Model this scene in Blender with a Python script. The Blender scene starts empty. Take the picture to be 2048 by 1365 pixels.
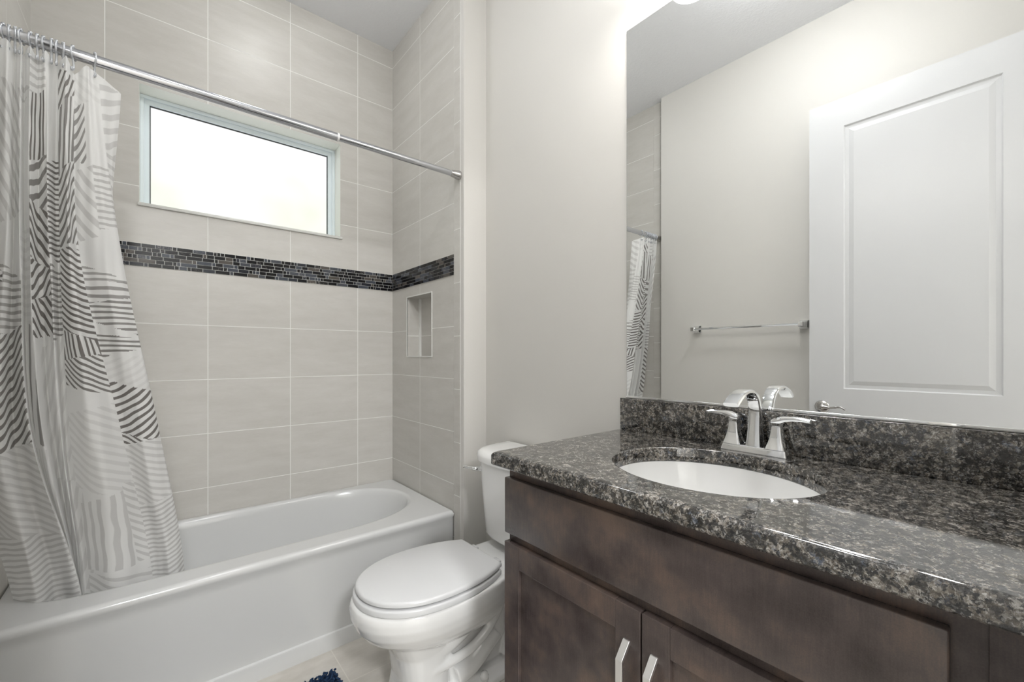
import bpy, bmesh, math, random
import numpy as np
from mathutils import Vector, Matrix
PI = math.pi
random.seed(7)
S = bpy.context.scene
COL = S.collection

# ------------------------------------------------------------------ camera, world, exposure, lights
ZC = 1.18
cam = bpy.data.cameras.new('camera'); camo = bpy.data.objects.new('camera', cam); COL.objects.link(camo)
camo.location = (0, 0, ZC); camo.rotation_euler = (PI/2, 0, -math.radians(39.7203))
cam.sensor_width = 36; cam.lens = 15.087; cam.shift_y = 0.01426; cam.clip_start = 0.01
S.camera = camo
S.view_settings.view_transform = 'Standard'; S.view_settings.look = 'None'
S.view_settings.gamma = 1; S.view_settings.exposure = 0.84; S.view_settings.use_curve_mapping = False
W = bpy.data.worlds.new('world'); S.world = W; W.use_nodes = True
W.node_tree.nodes['Background'].inputs[0].default_value = (0.75, 0.85, 1, 1)
W.node_tree.nodes['Background'].inputs[1].default_value = 1.0

def area(name, loc, size, power, col=(1, 1, 1), rot=(0, 0, 0), size_y=None):
    l = bpy.data.lights.new(name, 'AREA'); l.energy = power; l.color = col
    l.shape = 'RECTANGLE' if size_y else 'DISK'; l.size = size
    if size_y: l.size_y = size_y
    o = bpy.data.objects.new(name, l); COL.objects.link(o); o.location = loc; o.rotation_euler = rot
    return o
# added fill lamp out of view in the hall, shining in through the doorway
area('hall_fill_lamp', (-0.2, -2.3, 3.0), 0.6, 70, (.975, .985, 1))

# ------------------------------------------------------------------ helpers
def link(o): COL.objects.link(o); return o
def tag(o, label=None, cat=None, group=None, kind=None):
    if label: o['label'] = label
    if cat: o['category'] = cat
    if group: o['group'] = group
    if kind: o['kind'] = kind
    return o
def empty(name, loc, label, cat, group=None):
    o = bpy.data.objects.new(name, None); link(o); o.location = loc; o.empty_display_size = .05
    return tag(o, label, cat, group)
def finish(name, bm, mat, parent=None, smooth=False, angle=None):
    bmesh.ops.remove_doubles(bm, verts=bm.verts, dist=1e-6)
    bmesh.ops.recalc_face_normals(bm, faces=bm.faces)
    me = bpy.data.meshes.new(name); bm.to_mesh(me); bm.free()
    for m in (mat if isinstance(mat, (list, tuple)) else [mat]): me.materials.append(m)
    if smooth:
        me.polygons.foreach_set('use_smooth', [True]*len(me.polygons))
        if angle: me.set_sharp_from_angle(angle=math.radians(angle))
    o = bpy.data.objects.new(name, me); link(o)
    if parent:
        o.parent = parent
        o.location = -Vector(world_loc(parent))
    return o
def world_loc(o):
    v = Vector((0, 0, 0))
    while o: v += o.location; o = o.parent
    return v
def box(bm, x0, x1, y0, y1, z0, z1, bev=0, seg=2, mi=0):
    vs = [bm.verts.new(p) for p in ((x0,y0,z0),(x1,y0,z0),(x1,y1,z0),(x0,y1,z0),(x0,y0,z1),(x1,y0,z1),(x1,y1,z1),(x0,y1,z1))]
    fs = [bm.faces.new([vs[i] for i in q]) for q in ((0,3,2,1),(4,5,6,7),(0,1,5,4),(1,2,6,5),(2,3,7,6),(3,0,4,7))]
    for f in fs: f.material_index = mi
    if bev:
        es = list({e for f in fs for e in f.edges})
        bmesh.ops.bevel(bm, geom=es, offset=bev, segments=seg, affect='EDGES', profile=.5)
    return fs
def bxo(name, b, mat, parent=None, bev=0, seg=2, smooth=None):
    bm = bmesh.new(); box(bm, *b, bev=bev, seg=seg)
    return finish(name, bm, mat, parent, smooth=bool(bev) if smooth is None else smooth, angle=50)
def loft(bm, rings, cap0=True, cap1=True, closed=True):
    R = [[bm.verts.new(p) for p in r] for r in rings]
    n = len(R[0])
    for a, b in zip(R, R[1:]):
        for i in range(n if closed else n-1):
            j = (i+1) % n
            bm.faces.new((a[i], a[j], b[j], b[i]))
    if cap0: bm.faces.new(R[0][::-1])
    if cap1: bm.faces.new(R[-1])
    return R
def tube(bm, pts, rad, n=12, cap=True):
    pts = [Vector(p) for p in pts]
    rs = rad if isinstance(rad, (list, tuple)) else [rad]*len(pts)
    T = [(pts[min(i+1, len(pts)-1)] - pts[max(i-1, 0)]).normalized() for i in range(len(pts))]
    u = T[0].orthogonal().normalized(); rings = []
    for i, p in enumerate(pts):
        u = (u - T[i]*u.dot(T[i])).normalized(); v = T[i].cross(u)
        rings.append([p + (u*math.cos(2*PI*k/n) + v*math.sin(2*PI*k/n))*rs[i] for k in range(n)])
    loft(bm, rings, cap, cap)
def spline(P, m=8):
    P = [Vector(p) for p in P]; out = []
    for i in range(len(P)-1):
        a = P[max(i-1, 0)]; b = P[i]; c = P[i+1]; d = P[min(i+2, len(P)-1)]
        for k in range(m):
            t = k/m
            out.append(.5*((2*b) + (c-a)*t + (2*a-5*b+4*c-d)*t*t + (3*b-a-3*c+d)*t**3))
    out.append(P[-1]); return out
def disc_rev(bm, c, axis, prof, n=32, cap0=True, cap1=True):      # prof: list of (distance along axis, radius)
    a = Vector(axis).normalized(); u = a.orthogonal().normalized(); v = a.cross(u); c = Vector(c)
    loft(bm, [[c + a*h + (u*math.cos(2*PI*k/n) + v*math.sin(2*PI*k/n))*r for k in range(n)] for h, r in prof], cap0, cap1)

# ------------------------------------------------------------------ materials
def M(name, col=(.8,.8,.8), rough=.5, metal=0, spec=.5, coat=0):
    m = bpy.data.materials.new(name); m.use_nodes = True
    b = m.node_tree.nodes['Principled BSDF']
    b.inputs['Base Color'].default_value = (*col, 1); b.inputs['Roughness'].default_value = rough
    b.inputs['Metallic'].default_value = metal; b.inputs['Specular IOR Level'].default_value = spec
    if coat: b.inputs['Coat Weight'].default_value = coat; b.inputs['Coat Roughness'].default_value = .04
    return m
class G:                                     # tiny node-graph helper
    def __init__(s, m): s.t = m.node_tree; s.b = s.t.nodes.get('Principled BSDF')
    def n(s, ty, **kw):
        d = s.t.nodes.new(ty)
        for k, v in kw.items(): setattr(d, k, v)
        return d
    def l(s, a, b): s.t.links.new(a, b)
    def math(s, op, a, b=None, c=None):
        d = s.n('ShaderNodeMath', operation=op)
        for i, v in enumerate((a, b, c)):
            if v is None: continue
            if isinstance(v, (int, float)): d.inputs[i].default_value = v
            else: s.l(v, d.inputs[i])
        return d.outputs[0]
    def mix(s, f, a, b, blend='MIX'):
        d = s.n('ShaderNodeMix', data_type='RGBA', blend_type=blend)
        for sock, v in ((d.inputs[0], f), (d.inputs[6], a), (d.inputs[7], b)):
            if isinstance(v, (int, float)): sock.default_value = v
            elif isinstance(v, tuple): sock.default_value = (*v, 1)
            else: s.l(v, sock)
        return d.outputs[2]
    def noise(s, vec, scale, detail=3, rough=.5):
        d = s.n('ShaderNodeTexNoise'); d.inputs['Scale'].default_value = scale
        d.inputs['Detail'].default_value = detail; d.inputs['Roughness'].default_value = rough
        if vec is not None: s.l(vec, d.inputs['Vector'])
        return d.outputs['Fac']
    def ramp(s, f, stops, interp='LINEAR'):
        d = s.n('ShaderNodeValToRGB'); d.color_ramp.interpolation = interp
        e = d.color_ramp.elements
        while len(e) < len(stops): e.new(.5)
        for k, (p, c) in enumerate(stops):
            e[k].position = p; e[k].color = (*c, 1) if isinstance(c, tuple) else (c, c, c, 1)
        s.l(f, d.inputs[0]); return d.outputs[0]
    def bump(s, h, strength, dist=.002):
        d = s.n('ShaderNodeBump'); d.inputs['Strength'].default_value = strength; d.inputs['Distance'].default_value = dist
        s.l(h, d.inputs['Height']); s.l(d.outputs[0], s.b.inputs['Normal'])
    def pos(s): return s.n('ShaderNodeNewGeometry').outputs['Position']
    def vmul(s, v, k):
        d = s.n('ShaderNodeVectorMath', operation='MULTIPLY'); s.l(v, d.inputs[0]); d.inputs[1].default_value = k; return d.outputs[0]

def paint(name, col, rough=.55, bump=.12):
    m = M(name, col, rough); g = G(m); g.bump(g.noise(g.pos(), 160, 3), bump, .0015); return m
wall_paint = paint('wall_paint', (.680, .664, .630))
ceil_paint = M('ceiling_paint', (.87, .88, .905), .7); _g = G(ceil_paint); _g.bump(_g.ramp(_g.noise(_g.pos(), 70, 4, .6), [(.45, 0.), (.6, 1.)]), .35, .002)
white_trim = M('white_trim', (.78, .78, .78), .35)
door_paint = M('door_paint', (.66, .665, .675), .32)
porcelain = M('porcelain', (.86, .86, .85), .08, coat=.5)
acrylic = M('tub_acrylic', (.66, .665, .66), .16, coat=.35)
seat_plastic = M('seat_plastic', (.70, .705, .71), .18)
rod_chrome = M('rod_chrome', (.58, .59, .62), .13, 1)
chrome = M('chrome', (.86, .87, .88), .045, 1)
nickel = M('satin_nickel', (.52, .51, .50), .24, 1)
handle_metal = M('handle_metal', (.93, .93, .93), .34, 1)
vinyl = M('vinyl_window', (.82, .90, .93), .4)
stone_sill = M('stone_sill', (.74, .74, .71), .25)
caulk = M('grout_white', (.80, .80, .77), .5)
mirror_glass = M('mirror_glass', (.93, .94, .935), .0, 1)
mirror_edge = M('mirror_edge', (.06, .07, .07), .2)
mirror_back = M('mirror_backing', (.10, .10, .10), .6)

def tile_mat(name, axis, u0, up, rows, col=((.545, .527, .488), (.645, .628, .594)), grout=(.86, .855, .825), gw=.0031):
    """axis: 0 world x / 1 world y across; rows: ((z limit, z0, pitch) below, (z0, pitch) above)."""
    m = M(name, rough=.55, spec=.35); g = G(m); p = g.pos(); sx = g.n('ShaderNodeSeparateXYZ'); g.l(p, sx.inputs[0])
    U = sx.outputs[axis]; Z = sx.outputs[2]
    u = g.math('DIVIDE', g.math('SUBTRACT', U, u0), up)
    zl, a0, ap, b0, bp = rows
    lo = g.math('DIVIDE', g.math('SUBTRACT', Z, a0), ap); hi = g.math('ADD', g.math('DIVIDE', g.math('SUBTRACT', Z, b0), bp), 40)
    sel = g.math('GREATER_THAN', Z, zl)
    v = g.math('ADD', g.math('MULTIPLY', sel, hi), g.math('MULTIPLY', g.math('SUBTRACT', 1, sel), lo))
    def edge(t, pitch):
        f = g.math('FRACT', t); d = g.math('MINIMUM', f, g.math('SUBTRACT', 1, f)); return g.math('MULTIPLY', d, pitch)
    d = g.math('MINIMUM', edge(u, up), edge(v, ap))
    gm = g.n('ShaderNodeMapRange'); gm.interpolation_type = 'SMOOTHSTEP'
    g.l(d, gm.inputs[0]); gm.inputs[1].default_value = gw*.35; gm.inputs[2].default_value = gw*.75
    isT = gm.outputs[0]
    cid = g.n('ShaderNodeCombineXYZ'); g.l(g.math('FLOOR', u), cid.inputs[0]); g.l(g.math('FLOOR', v), cid.inputs[1])
    wn = g.n('ShaderNodeTexWhiteNoise', noise_dimensions='3D'); g.l(cid.outputs[0], wn.inputs[0])
    off = g.n('ShaderNodeVectorMath', operation='MULTIPLY_ADD'); g.l(wn.outputs['Color'], off.inputs[0])
    off.inputs[1].default_value = (7, 7, 7); g.l(p, off.inputs[2])
    st = g.noise(g.vmul(off.outputs[0], (1, 1, 4.5)), 4.0, 8, .68)
    fine = g.noise(g.vmul(off.outputs[0], (1, 1, 9)), 40, 4, .7)
    f = g.math('ADD', g.math('MULTIPLY', st, .75), g.math('MULTIPLY', fine, .25))
    f = g.math('ADD', f, g.math('MULTIPLY', g.math('SUBTRACT', wn.outputs['Value'], .5), .07))
    c = g.ramp(f, [(.28, col[0]), (.70, col[1])])
    g.l(g.mix(isT, grout, c), g.b.inputs['Base Color'])
    g.l(g.math('SUBTRACT', .75, g.math('MULTIPLY', isT, .43)), g.b.inputs['Roughness'])
    g.bump(isT, .5, .0012)
    return m
ROWS = (1.6242, 1.3236, .2573, 1.9264, .2545)
tile_north = tile_mat('wall_tile_north', 0, .1926, .3575, ROWS)
tile_side = tile_mat('wall_tile_side', 1, 2.1432, .3568, ROWS)
BROWS = (9, 1.275, .2572, 1.275, .2572)
tile_edge = tile_mat('bullnose_tile', 1, -5, 50, BROWS)
tile_niche = tile_mat('niche_tile', 1, -5, 50, (9, 1.2950, .2573, 1.2950, .2573))

def floor_mat():
    m = M('floor_tile', rough=.3); g = G(m); p = g.pos(); sx = g.n('ShaderNodeSeparateXYZ'); g.l(p, sx.inputs[0])
    v = g.math('DIVIDE', g.math('SUBTRACT', sx.outputs[1], 1.568), .2285)
    row = g.math('FLOOR', v)
    u = g.math('ADD', g.math('DIVIDE', g.math('SUBTRACT', sx.outputs[0], .5405), .457), g.math('MULTIPLY', row, .5))
    def edge(t, pitch):
        f = g.math('FRACT', t); return g.math('MULTIPLY', g.math('MINIMUM', f, g.math('SUBTRACT', 1, f)), pitch)
    d = g.math('MINIMUM', edge(u, .457), edge(v, .2285))
    isT = g.math('GREATER_THAN', d, .0018)
    st = g.noise(g.vmul(p, (1.4, 3, 1)), 5, 5, .6)
    c = g.ramp(st, [(.35, (.52, .49, .44)), (.65, (.62, .59, .54))])
    g.l(g.mix(isT, (.66, .63, .57), c), g.b.inputs['Base Color']); g.bump(isT, .4, .001)
    return m
floor_tile = floor_mat()

def granite_mat():
    m = M('granite', rough=.055, spec=.85, coat=.35); g = G(m); p = g.pos()
    wv = g.n('ShaderNodeTexNoise'); wv.inputs['Scale'].default_value = 120; wv.inputs['Detail'].default_value = 5; wv.inputs['Roughness'].default_value = .7; g.l(p, wv.inputs['Vector'])
    wp = g.n('ShaderNodeVectorMath', operation='MULTIPLY_ADD'); g.l(wv.outputs['Color'], wp.inputs[0]); wp.inputs[1].default_value = (.016, .016, .016); g.l(p, wp.inputs[2])
    def vor(scale):
        d = g.n('ShaderNodeTexVoronoi'); d.inputs['Scale'].default_value = scale; g.l(wp.outputs[0], d.inputs['Vector'])
        q = g.n('ShaderNodeSeparateColor'); g.l(d.outputs['Color'], q.inputs[0]); return q.outputs
    s1, s2 = vor(200), vor(430)
    big = g.noise(p, 24, 4, .6); fine = g.noise(p, 420, 3, .7)
    k = g.math('ADD', g.math('MULTIPLY', s1[0], .70), g.math('MULTIPLY', g.math('SUBTRACT', big, .5), 1.5)); k = g.math('ADD', k, .12)
    a = g.ramp(k, [(0., (.003, .003, .004)), (.34, (.008, .008, .010)), (.46, (.060, .053, .046)), (.60, (.19, .160, .125)), (.74, (.32, .28, .23)), (.95, (.52, .49, .45))])
    b = g.ramp(g.math('ADD', g.math('MULTIPLY', s2[0], .65), g.math('MULTIPLY', fine, .35)), [(.25, (.003, .003, .004)), (.45, (.030, .029, .028)), (.62, (.17, .158, .14)), (.80, (.58, .57, .55))])
    c = g.mix(.5, a, b)
    dark = g.ramp(g.noise(wp.outputs[0], 62, 3, .6), [(.42, .22), (.53, 1.)])
    c = g.mix(1., c, dark, 'MULTIPLY')
    bl = g.ramp(g.noise(g.vmul(p, (1, 1, 1.1)), 42, 4, .65), [(.60, 0.), (.72, .55)])
    c = g.mix(g.math('MULTIPLY', bl, g.math('GREATER_THAN', s2[1], .35)), c, (.17, .205, .27))
    g.l(c, g.b.inputs['Base Color'])
    return m
granite = granite_mat()

def wood_mat():
    m = M('espresso_wood', rough=.27, spec=.5); g = G(m); p = g.pos()
    n1 = g.noise(g.vmul(p, (1, 1, 1)), 9, 3, .55); n2 = g.noise(g.vmul(p, (1, 40, 3)), 8, 4, .6); n3 = g.noise(p, 500, 1)
    f = g.math('ADD', g.math('ADD', g.math('MULTIPLY', n1, .75), g.math('MULTIPLY', n2, .13)), g.math('MULTIPLY', n3, .12))
    c = g.ramp(f, [(.33, (.040, .030, .028)), (.50, (.084, .065, .060)), (.67, (.150, .106, .084))])
    g.l(c, g.b.inputs['Base Color']); return m
wood = wood_mat()

# ------------------------------------------------------------------ the setting
XW, YF, XM, YN, CE = 1.1214, 1.7047, 1.2501, 2.5, 3.052
XWW, XTW = -.335, -.3755
SY = -.045

def struct(name, bm, mat, parent=None, **kw):
    o = finish(name, bm, mat, parent, **kw)
    if not parent: o['kind'] = 'structure'
    return o
bm = bmesh.new(); box(bm, -1.4, 1.75, -3.3, 2.75, -.1, 0); struct('floor', bm, floor_tile)
bm = bmesh.new(); box(bm, -1.4, 1.75, -3.3, 2.75, CE, CE+.1); struct('ceiling', bm, ceil_paint)

# north wall, round the window hole
wx0, wx1, wz0, wz1 = -.055, .808, 1.845, 2.38
bm = bmesh.new()
for b in ((XTW-.12, wx0, 0, CE), (wx1, XM+.1, 0, CE), (wx0, wx1, 0, wz0), (wx0, wx1, wz1, CE)):
    box(bm, b[0], b[1], YN, YN+.18, b[2], b[3])
bmesh.ops.recalc_face_normals(bm, faces=bm.faces)
for f in bm.faces:
    c = f.calc_center_median()
    if abs(f.normal.y) < .5: f.material_index = 1
bm.faces.ensure_lookup_table()
reveal = M('window_reveal', (.86, .88, .83), .4)
wall_north = struct('wall_north', bm, [tile_north, reveal])
# tub side wall with the niche
ny0, ny1, nz0, nz1, nx = 2.0125, 2.2975, 1.178, 1.513, XW+.084
bm = bmesh.new()
for b in ((YF, ny0, 0, CE), (ny1, YN, 0, CE), (ny0, ny1, 0, nz0), (ny0, ny1, nz1, CE)):
    box(bm, XW, XM, b[0], b[1], b[2], b[3])
box(bm, nx, XM, ny0, ny1, nz0, nz1)
bmesh.ops.recalc_face_normals(bm, faces=bm.faces)
for f in bm.faces:
    c = f.calc_center_median()
    if abs(f.normal.y) > .5: f.material_index = 1 if c.y < YF+.01 else 2
    elif c.x > nx-.001 and c.x < XM-.001: f.material_index = 2
    elif abs(f.normal.z) > .5: f.material_index = 2
wall_tub = struct('wall_tub_east', bm, [tile_side, wall_paint, tile_niche])
# pencil edging of the niche (a frame) as a part of the wall
bm = bmesh.new(); e = .006
for b in ((ny0-e, ny1+e, nz1, nz1+e), (ny0-e, ny1+e, nz0-e, nz0), (ny0-e, ny0, nz0, nz1), (ny1, ny1+e, nz0, nz1)):
    box(bm, XW-.003, XW+.003, b[0], b[1], b[2], b[3])
box(bm, nx-.012, nx, ny1-.012, ny1, nz0, nz1)
finish('niche_edging', bm, caulk, wall_tub)
def tile_trim(x0, x1, y0, y1, parent, name, mat):
    bm = bmesh.new(); box(bm, x0, x1, y0, y1, 0, CE, bev=.0015, seg=2); return finish(name, bm, mat, parent)
tile_trim(XW-.003, XW, 1.7345, 1.7890, wall_tub, 'bullnose_strip', tile_edge)
tile_trim(XW-.0025, XW, 1.7325, 1.7345, wall_tub, 'caulk_line', caulk)
tile_trim(XW-.0012, XW, 1.7892, 1.7912, wall_tub, 'caulk_line', caulk)
bm = bmesh.new(); box(bm, XW-.0012, XW, YF, 1.7325, 0, CE); finish('painted_edge', bm, wall_paint, wall_tub)
# west side of the tub
bm = bmesh.new(); box(bm, XTW-.12, XTW, YF, YN, 0, CE)
bmesh.ops.recalc_face_normals(bm, faces=bm.faces)
for f in bm.faces:
    if f.normal.y < -.5: f.material_index = 1
wall_tub_w = struct('wall_tub_west', bm, [tile_side, wall_paint])
tile_trim(XTW, XTW+.003, 1.7345, 1.7890, wall_tub_w, 'bullnose_strip', tile_edge)
bm = bmesh.new(); box(bm, XM, XM+.1, -.155, YN, 0, CE); struct('wall_east', bm, wall_paint)
bm = bmesh.new(); box(bm, XTW-.12, XWW, SY-.11, YF, 0, CE); struct('wall_west', bm, wall_paint)
# south wall with the doorway the picture is taken from
dx0, dx1, dzt = -.195, .575, 2.50
bm = bmesh.new()
for b in ((XTW-.12, dx0, 0, CE), (dx1, XM, 0, CE), (dx0, dx1, dzt, CE)): box(bm, b[0], b[1], SY-.11, SY, b[2], b[3])
struct('wall_south', bm, wall_paint)
bm = bmesh.new()
box(bm, dx1, dx1+.06, SY-.12, SY+.012, 0, dzt+.06, bev=.004); box(bm, dx0, dx1, SY-.12, SY+.012, dzt, dzt+.06, bev=.004)
struct('trim_1', bm, white_trim, smooth=True, angle=40)
hall = paint('hall_paint', (.75, .74, .71))
for nm, b in (('wall_hall_south', (-1.4, 1.75, -3.3, -3.2)), ('wall_hall_west', (-1.4, -1.3, -3.2, SY-.11)), ('wall_hall_east', (1.65, 1.75, -3.2, SY-.11))):
    bm = bmesh.new(); box(bm, b[0], b[1], b[2], b[3], 0, CE); struct(nm, bm, hall)
bm = bmesh.new(); box(bm, -1.3, XTW-.12, SY-.155, SY-.11, 0, CE); box(bm, XM+.1, 1.65, SY-.155, SY-.11, 0, CE); struct('wall_hall_north', bm, hall)
bm = bmesh.new(); box(bm, XM-.014, XM, .93, YF-.001, 0, .10, bev=.004); struct('baseboard_east', bm, white_trim)
bm = bmesh.new(); box(bm, XW, XM-.014, YF-.014, YF, 0, .10, bev=.004); struct('baseboard_wing', bm, white_trim)
bm = bmesh.new(); box(bm, XWW, XWW+.014, SY+.001, YF, 0, .10, bev=.004); struct('baseboard_west', bm, white_trim)

# mosaic band
mos_glass = M('mosaic_tiles', rough=.14); g = G(mos_glass)
at = g.n('ShaderNodeAttribute', attribute_name='tint')
mos_glass.node_tree.nodes['Principled BSDF'].inputs['Specular IOR Level'].default_value = .22
sc = g.n('ShaderNodeSeparateColor'); g.l(at.outputs['Color'], sc.inputs[0])
vein = g.n('ShaderNodeTexNoise'); vein.inputs['Scale'].default_value = 45; vein.inputs['Distortion'].default_value = 1.5; g.l(g.pos(), vein.inputs['Vector'])
vm = g.math('MULTIPLY', g.math('LESS_THAN', g.math('ABSOLUTE', g.math('SUBTRACT', vein.outputs['Fac'], .5)), .010), g.math('GREATER_THAN', sc.outputs[1], .5))
basec = g.ramp(sc.outputs[0], [(0, (.003, .003, .004)), (.5, (.018, .020, .027)), (.8, (.065, .074, .092)), (1, (.09, .08, .07))])
g.l(g.mix(g.math('MULTIPLY', vm, .6), basec, (.45, .42, .40)), g.b.inputs['Base Color'])
def mosaic(name, horiz, const, a0, a1, parent):
    """horiz 'x': on the north wall at y=const; 'y': side wall at x=const."""
    z0, z1 = 1.5735, 1.6755; n = 6; ph = (z1-z0)/n; gr = .0022
    bmb = bmesh.new()
    if horiz == 'x': box(bmb, a0, a1, const-.002, const, z0, z1)
    else: box(bmb, const-.002, const, a0, a1, z0, z1)
    band = finish(name, bmb, caulk, parent)
    bm = bmesh.new(); tints = []
    for r in range(n):
        a = a0 - random.random()*.04
        while a < a1:
            L = random.choice((.014, .016, .030, .045, .048, .060)); lo, hi = max(a, a0)+gr/2, min(a+L, a1)-gr/2
            if hi-lo > .004:
                zz0, zz1 = z0+r*ph+gr/2, z0+(r+1)*ph-gr/2
                if horiz == 'x': fs = box(bm, lo, hi, const-.0045, const-.001, zz0, zz1)
                else: fs = box(bm, const-.0045, const-.001, lo, hi, zz0, zz1)
                q = random.random(); t = (0.05*random.random() if q < .52 else .45+.15*random.random() if q < .68 else .75+.1*random.random() if q < .93 else 1.)
                tints += [(t, 1. if random.random() < .16 else 0., 0, 1)]*6
            a += L
    me = bpy.data.meshes.new('mosaic_tiles'); bm.to_mesh(me); bm.free(); me.materials.append(mos_glass)
    ca = me.color_attributes.new('tint', 'FLOAT_COLOR', 'CORNER')
    arr = np.repeat(np.array(tints, dtype=np.float32), 4, axis=0); ca.data.foreach_set('color', arr.ravel())
    o = link(bpy.data.objects.new('mosaic_tiles', me)); o.parent = band; return band
mosaic('mosaic_band', 'x', YN, XTW, XW, wall_north)
mosaic('mosaic_band', 'y', XW, 1.7900, YN-.003, wall_tub)

# window
win = empty('window_1', (.3765, YN+.11, wz0), None, None); win['kind'] = 'structure'
bm = bmesh.new(); fw = .034; yb = YN+.108
for b in ((wx0, wx1, wz1-fw, wz1), (wx0, wx1, wz0, wz0+fw), (wx0, wx0+fw, wz0+fw, wz1-fw), (wx1-fw, wx1, wz0+fw, wz1-fw)):
    box(bm, b[0], b[1], yb, yb+.05, b[2], b[3])
for b in ((wx0, wx1, wz1-.014, wz1), (wx0, wx0+.014, wz0, wz1-.014), (wx1-.014, wx1, wz0, wz1-.014)):
    box(bm, b[0], b[1], yb-.014, yb, b[2], b[3], bev=.002)
finish('window_frame', bm, vinyl, win)
bm = bmesh.new(); gk = .004
for b in ((wx0+fw, wx1-fw, wz1-fw-gk, wz1-fw), (wx0+fw, wx0+fw+gk, wz0+fw, wz1-fw-gk), (wx1-fw-gk, wx1-fw, wz0+fw, wz1-fw-gk)):
    box(bm, b[0], b[1], yb+.012, yb+.02, b[2], b[3])
finish('gasket', bm, M('gasket', (.05, .06, .06), .6), win)
frost = M('frosted_glass_daylit', (.85, .9, .9), .3); g = G(frost)
sx = g.n('ShaderNodeSeparateXYZ'); p = g.pos(); g.l(p, sx.inputs[0])
gn = g.noise(p, 3.2, 2); sp = g.noise(p, 420, 2)
zf = g.math('DIVIDE', g.math('SUBTRACT', sx.outputs[2], wz0), wz1-wz0)
f = g.math('ADD', g.math('MULTIPLY', g.math('SUBTRACT', 1.05, zf), .8), g.math('MULTIPLY', g.math('SUBTRACT', gn, .5), 1.6))
c = g.ramp(f, [(.15, (1., 1., 1.03)), (.6, (.93, .96, .91)), (.95, (.86, .89, .76))])
c = g.mix(g.math('MULTIPLY', g.math('GREATER_THAN', sp, .60), .10), c, (1., 1., 1.))
g.l(c, g.b.inputs['Emission Color']); g.b.inputs['Emission Strength'].default_value = .545
g.b.inputs['Base Color'].default_value = (.1, .1, .1, 1)
bxo('pane', (wx0+fw-.004, wx1-fw+.004, yb+.018, yb+.026, wz0+fw-.004, wz1-fw+.004), frost, win)
bxo('window_sill', (wx0-.006, wx1+.010, YN-.010, YN+.11, wz0-.004, wz0+.010), stone_sill, win, bev=.002)

# ------------------------------------------------------------------ bathtub
def rect_pt(cx, cy, x0, x1, y0, y1, th):
    c, s = math.cos(th), math.sin(th)
    tx = ((x1-cx)/c if c > 1e-9 else (x0-cx)/c if c < -1e-9 else 1e9); ty = ((y1-cy)/s if s > 1e-9 else (y0-cy)/s if s < -1e-9 else 1e9)
    t = min(tx, ty); return cx+c*t, cy+s*t
def angles(cx, cy, x0, x1, y0, y1, N):
    a = [2*PI*k/N - PI for k in range(N)] + [math.atan2(y-cy, x-cx) for x in (x0, x1) for y in (y0, y1)]
    return sorted(set(round(v, 6) for v in a))
TX0, TX1, TY0, TY1, TZ = XTW+.001, XW-.004, 1.784, YN-.0055, .4256
cx, cy = .37, 2.19
TH = angles(cx, cy, TX0, TX1, TY0, TY1, 220)
def trect(i, z, inset=0, oy=0): return [(*rect_pt(cx, cy, TX0+inset, TX1-inset, TY0+inset+oy, TY1-inset, t), z) for t in TH]
def basin(z, dl, dr, dy0, dy1, nr=2.25, nl=3.2):
    bx0, bx1, by0, by1 = -.300+dl, 1.040-dr, 1.902+dy0, 2.455-dy1
    out = []
    mx, my = (.62, (by0+by1)/2)
    for t in TH:
        # keep same angular order about (cx, cy): solve along the ray
        c, s = math.cos(t), math.sin(t)
        lo, hi = 0, 2.
        for _ in range(40):
            m_ = (lo+hi)/2; x, y = cx+c*m_, cy+s*m_
            hx = (bx1-mx) if x > mx else (mx-bx0); n = nr if x > mx else nl
            v = (abs(x-mx)/hx)**n + (abs(y-my)/((by1-by0)/2))**n if x > mx else max((abs(x-mx)/hx)**8 + (abs(y-my)/((by1-by0)/2))**8, 0)
            if v < 1: lo = m_
            else: hi = m_
        out.append((cx+c*lo, cy+s*lo, z))
    return out
bm = bmesh.new()
rings = [trect(0, 0), trect(0, .058), trect(0, .064, 0, .002), trect(0, .068, 0, .008), trect(0, .36, 0, .010), trect(0, .385, 0, .008), trect(0, .398, 0, .002), trect(0, .412, 0, 0),
         trect(0, .4195, .0015, .002), trect(0, .4240, .005, .004), trect(0, .4256, .011, .006), trect(0, .4256, .014, .006),
         basin(.4256, -.025, -.025, -.026, -.024), basin(.4256, -.02, -.02, -.022, -.02), basin(.4256, -.012, -.012, -.012, -.012), basin(.4225, -.004, -.004, -.004, -.004), basin(.414, .003, .003, .002, .002),
         basin(.39, .012, .012, .008, .006), basin(.30, .05, .05, .02, .016), basin(.18, .11, .10, .04, .035), basin(.12, .15, .14, .07, .07), basin(.095, .20, .20, .13, .13), basin(.09, .35, .38, .2, .2)]
loft(bm, rings, True, True)
tub = finish('bathtub', bm, acrylic, smooth=True, angle=35)
tag(tub, 'long white alcove bathtub below the frosted window, curtain hanging into it', 'bathtub')
bm = bmesh.new(); disc_rev(bm, (.86, 2.18, .088), (0, 0, 1), [(0, .036), (.004, .036), (.006, .03), (.0065, .006)]); finish('drain', bm, chrome, tub, smooth=True, angle=40)

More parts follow.
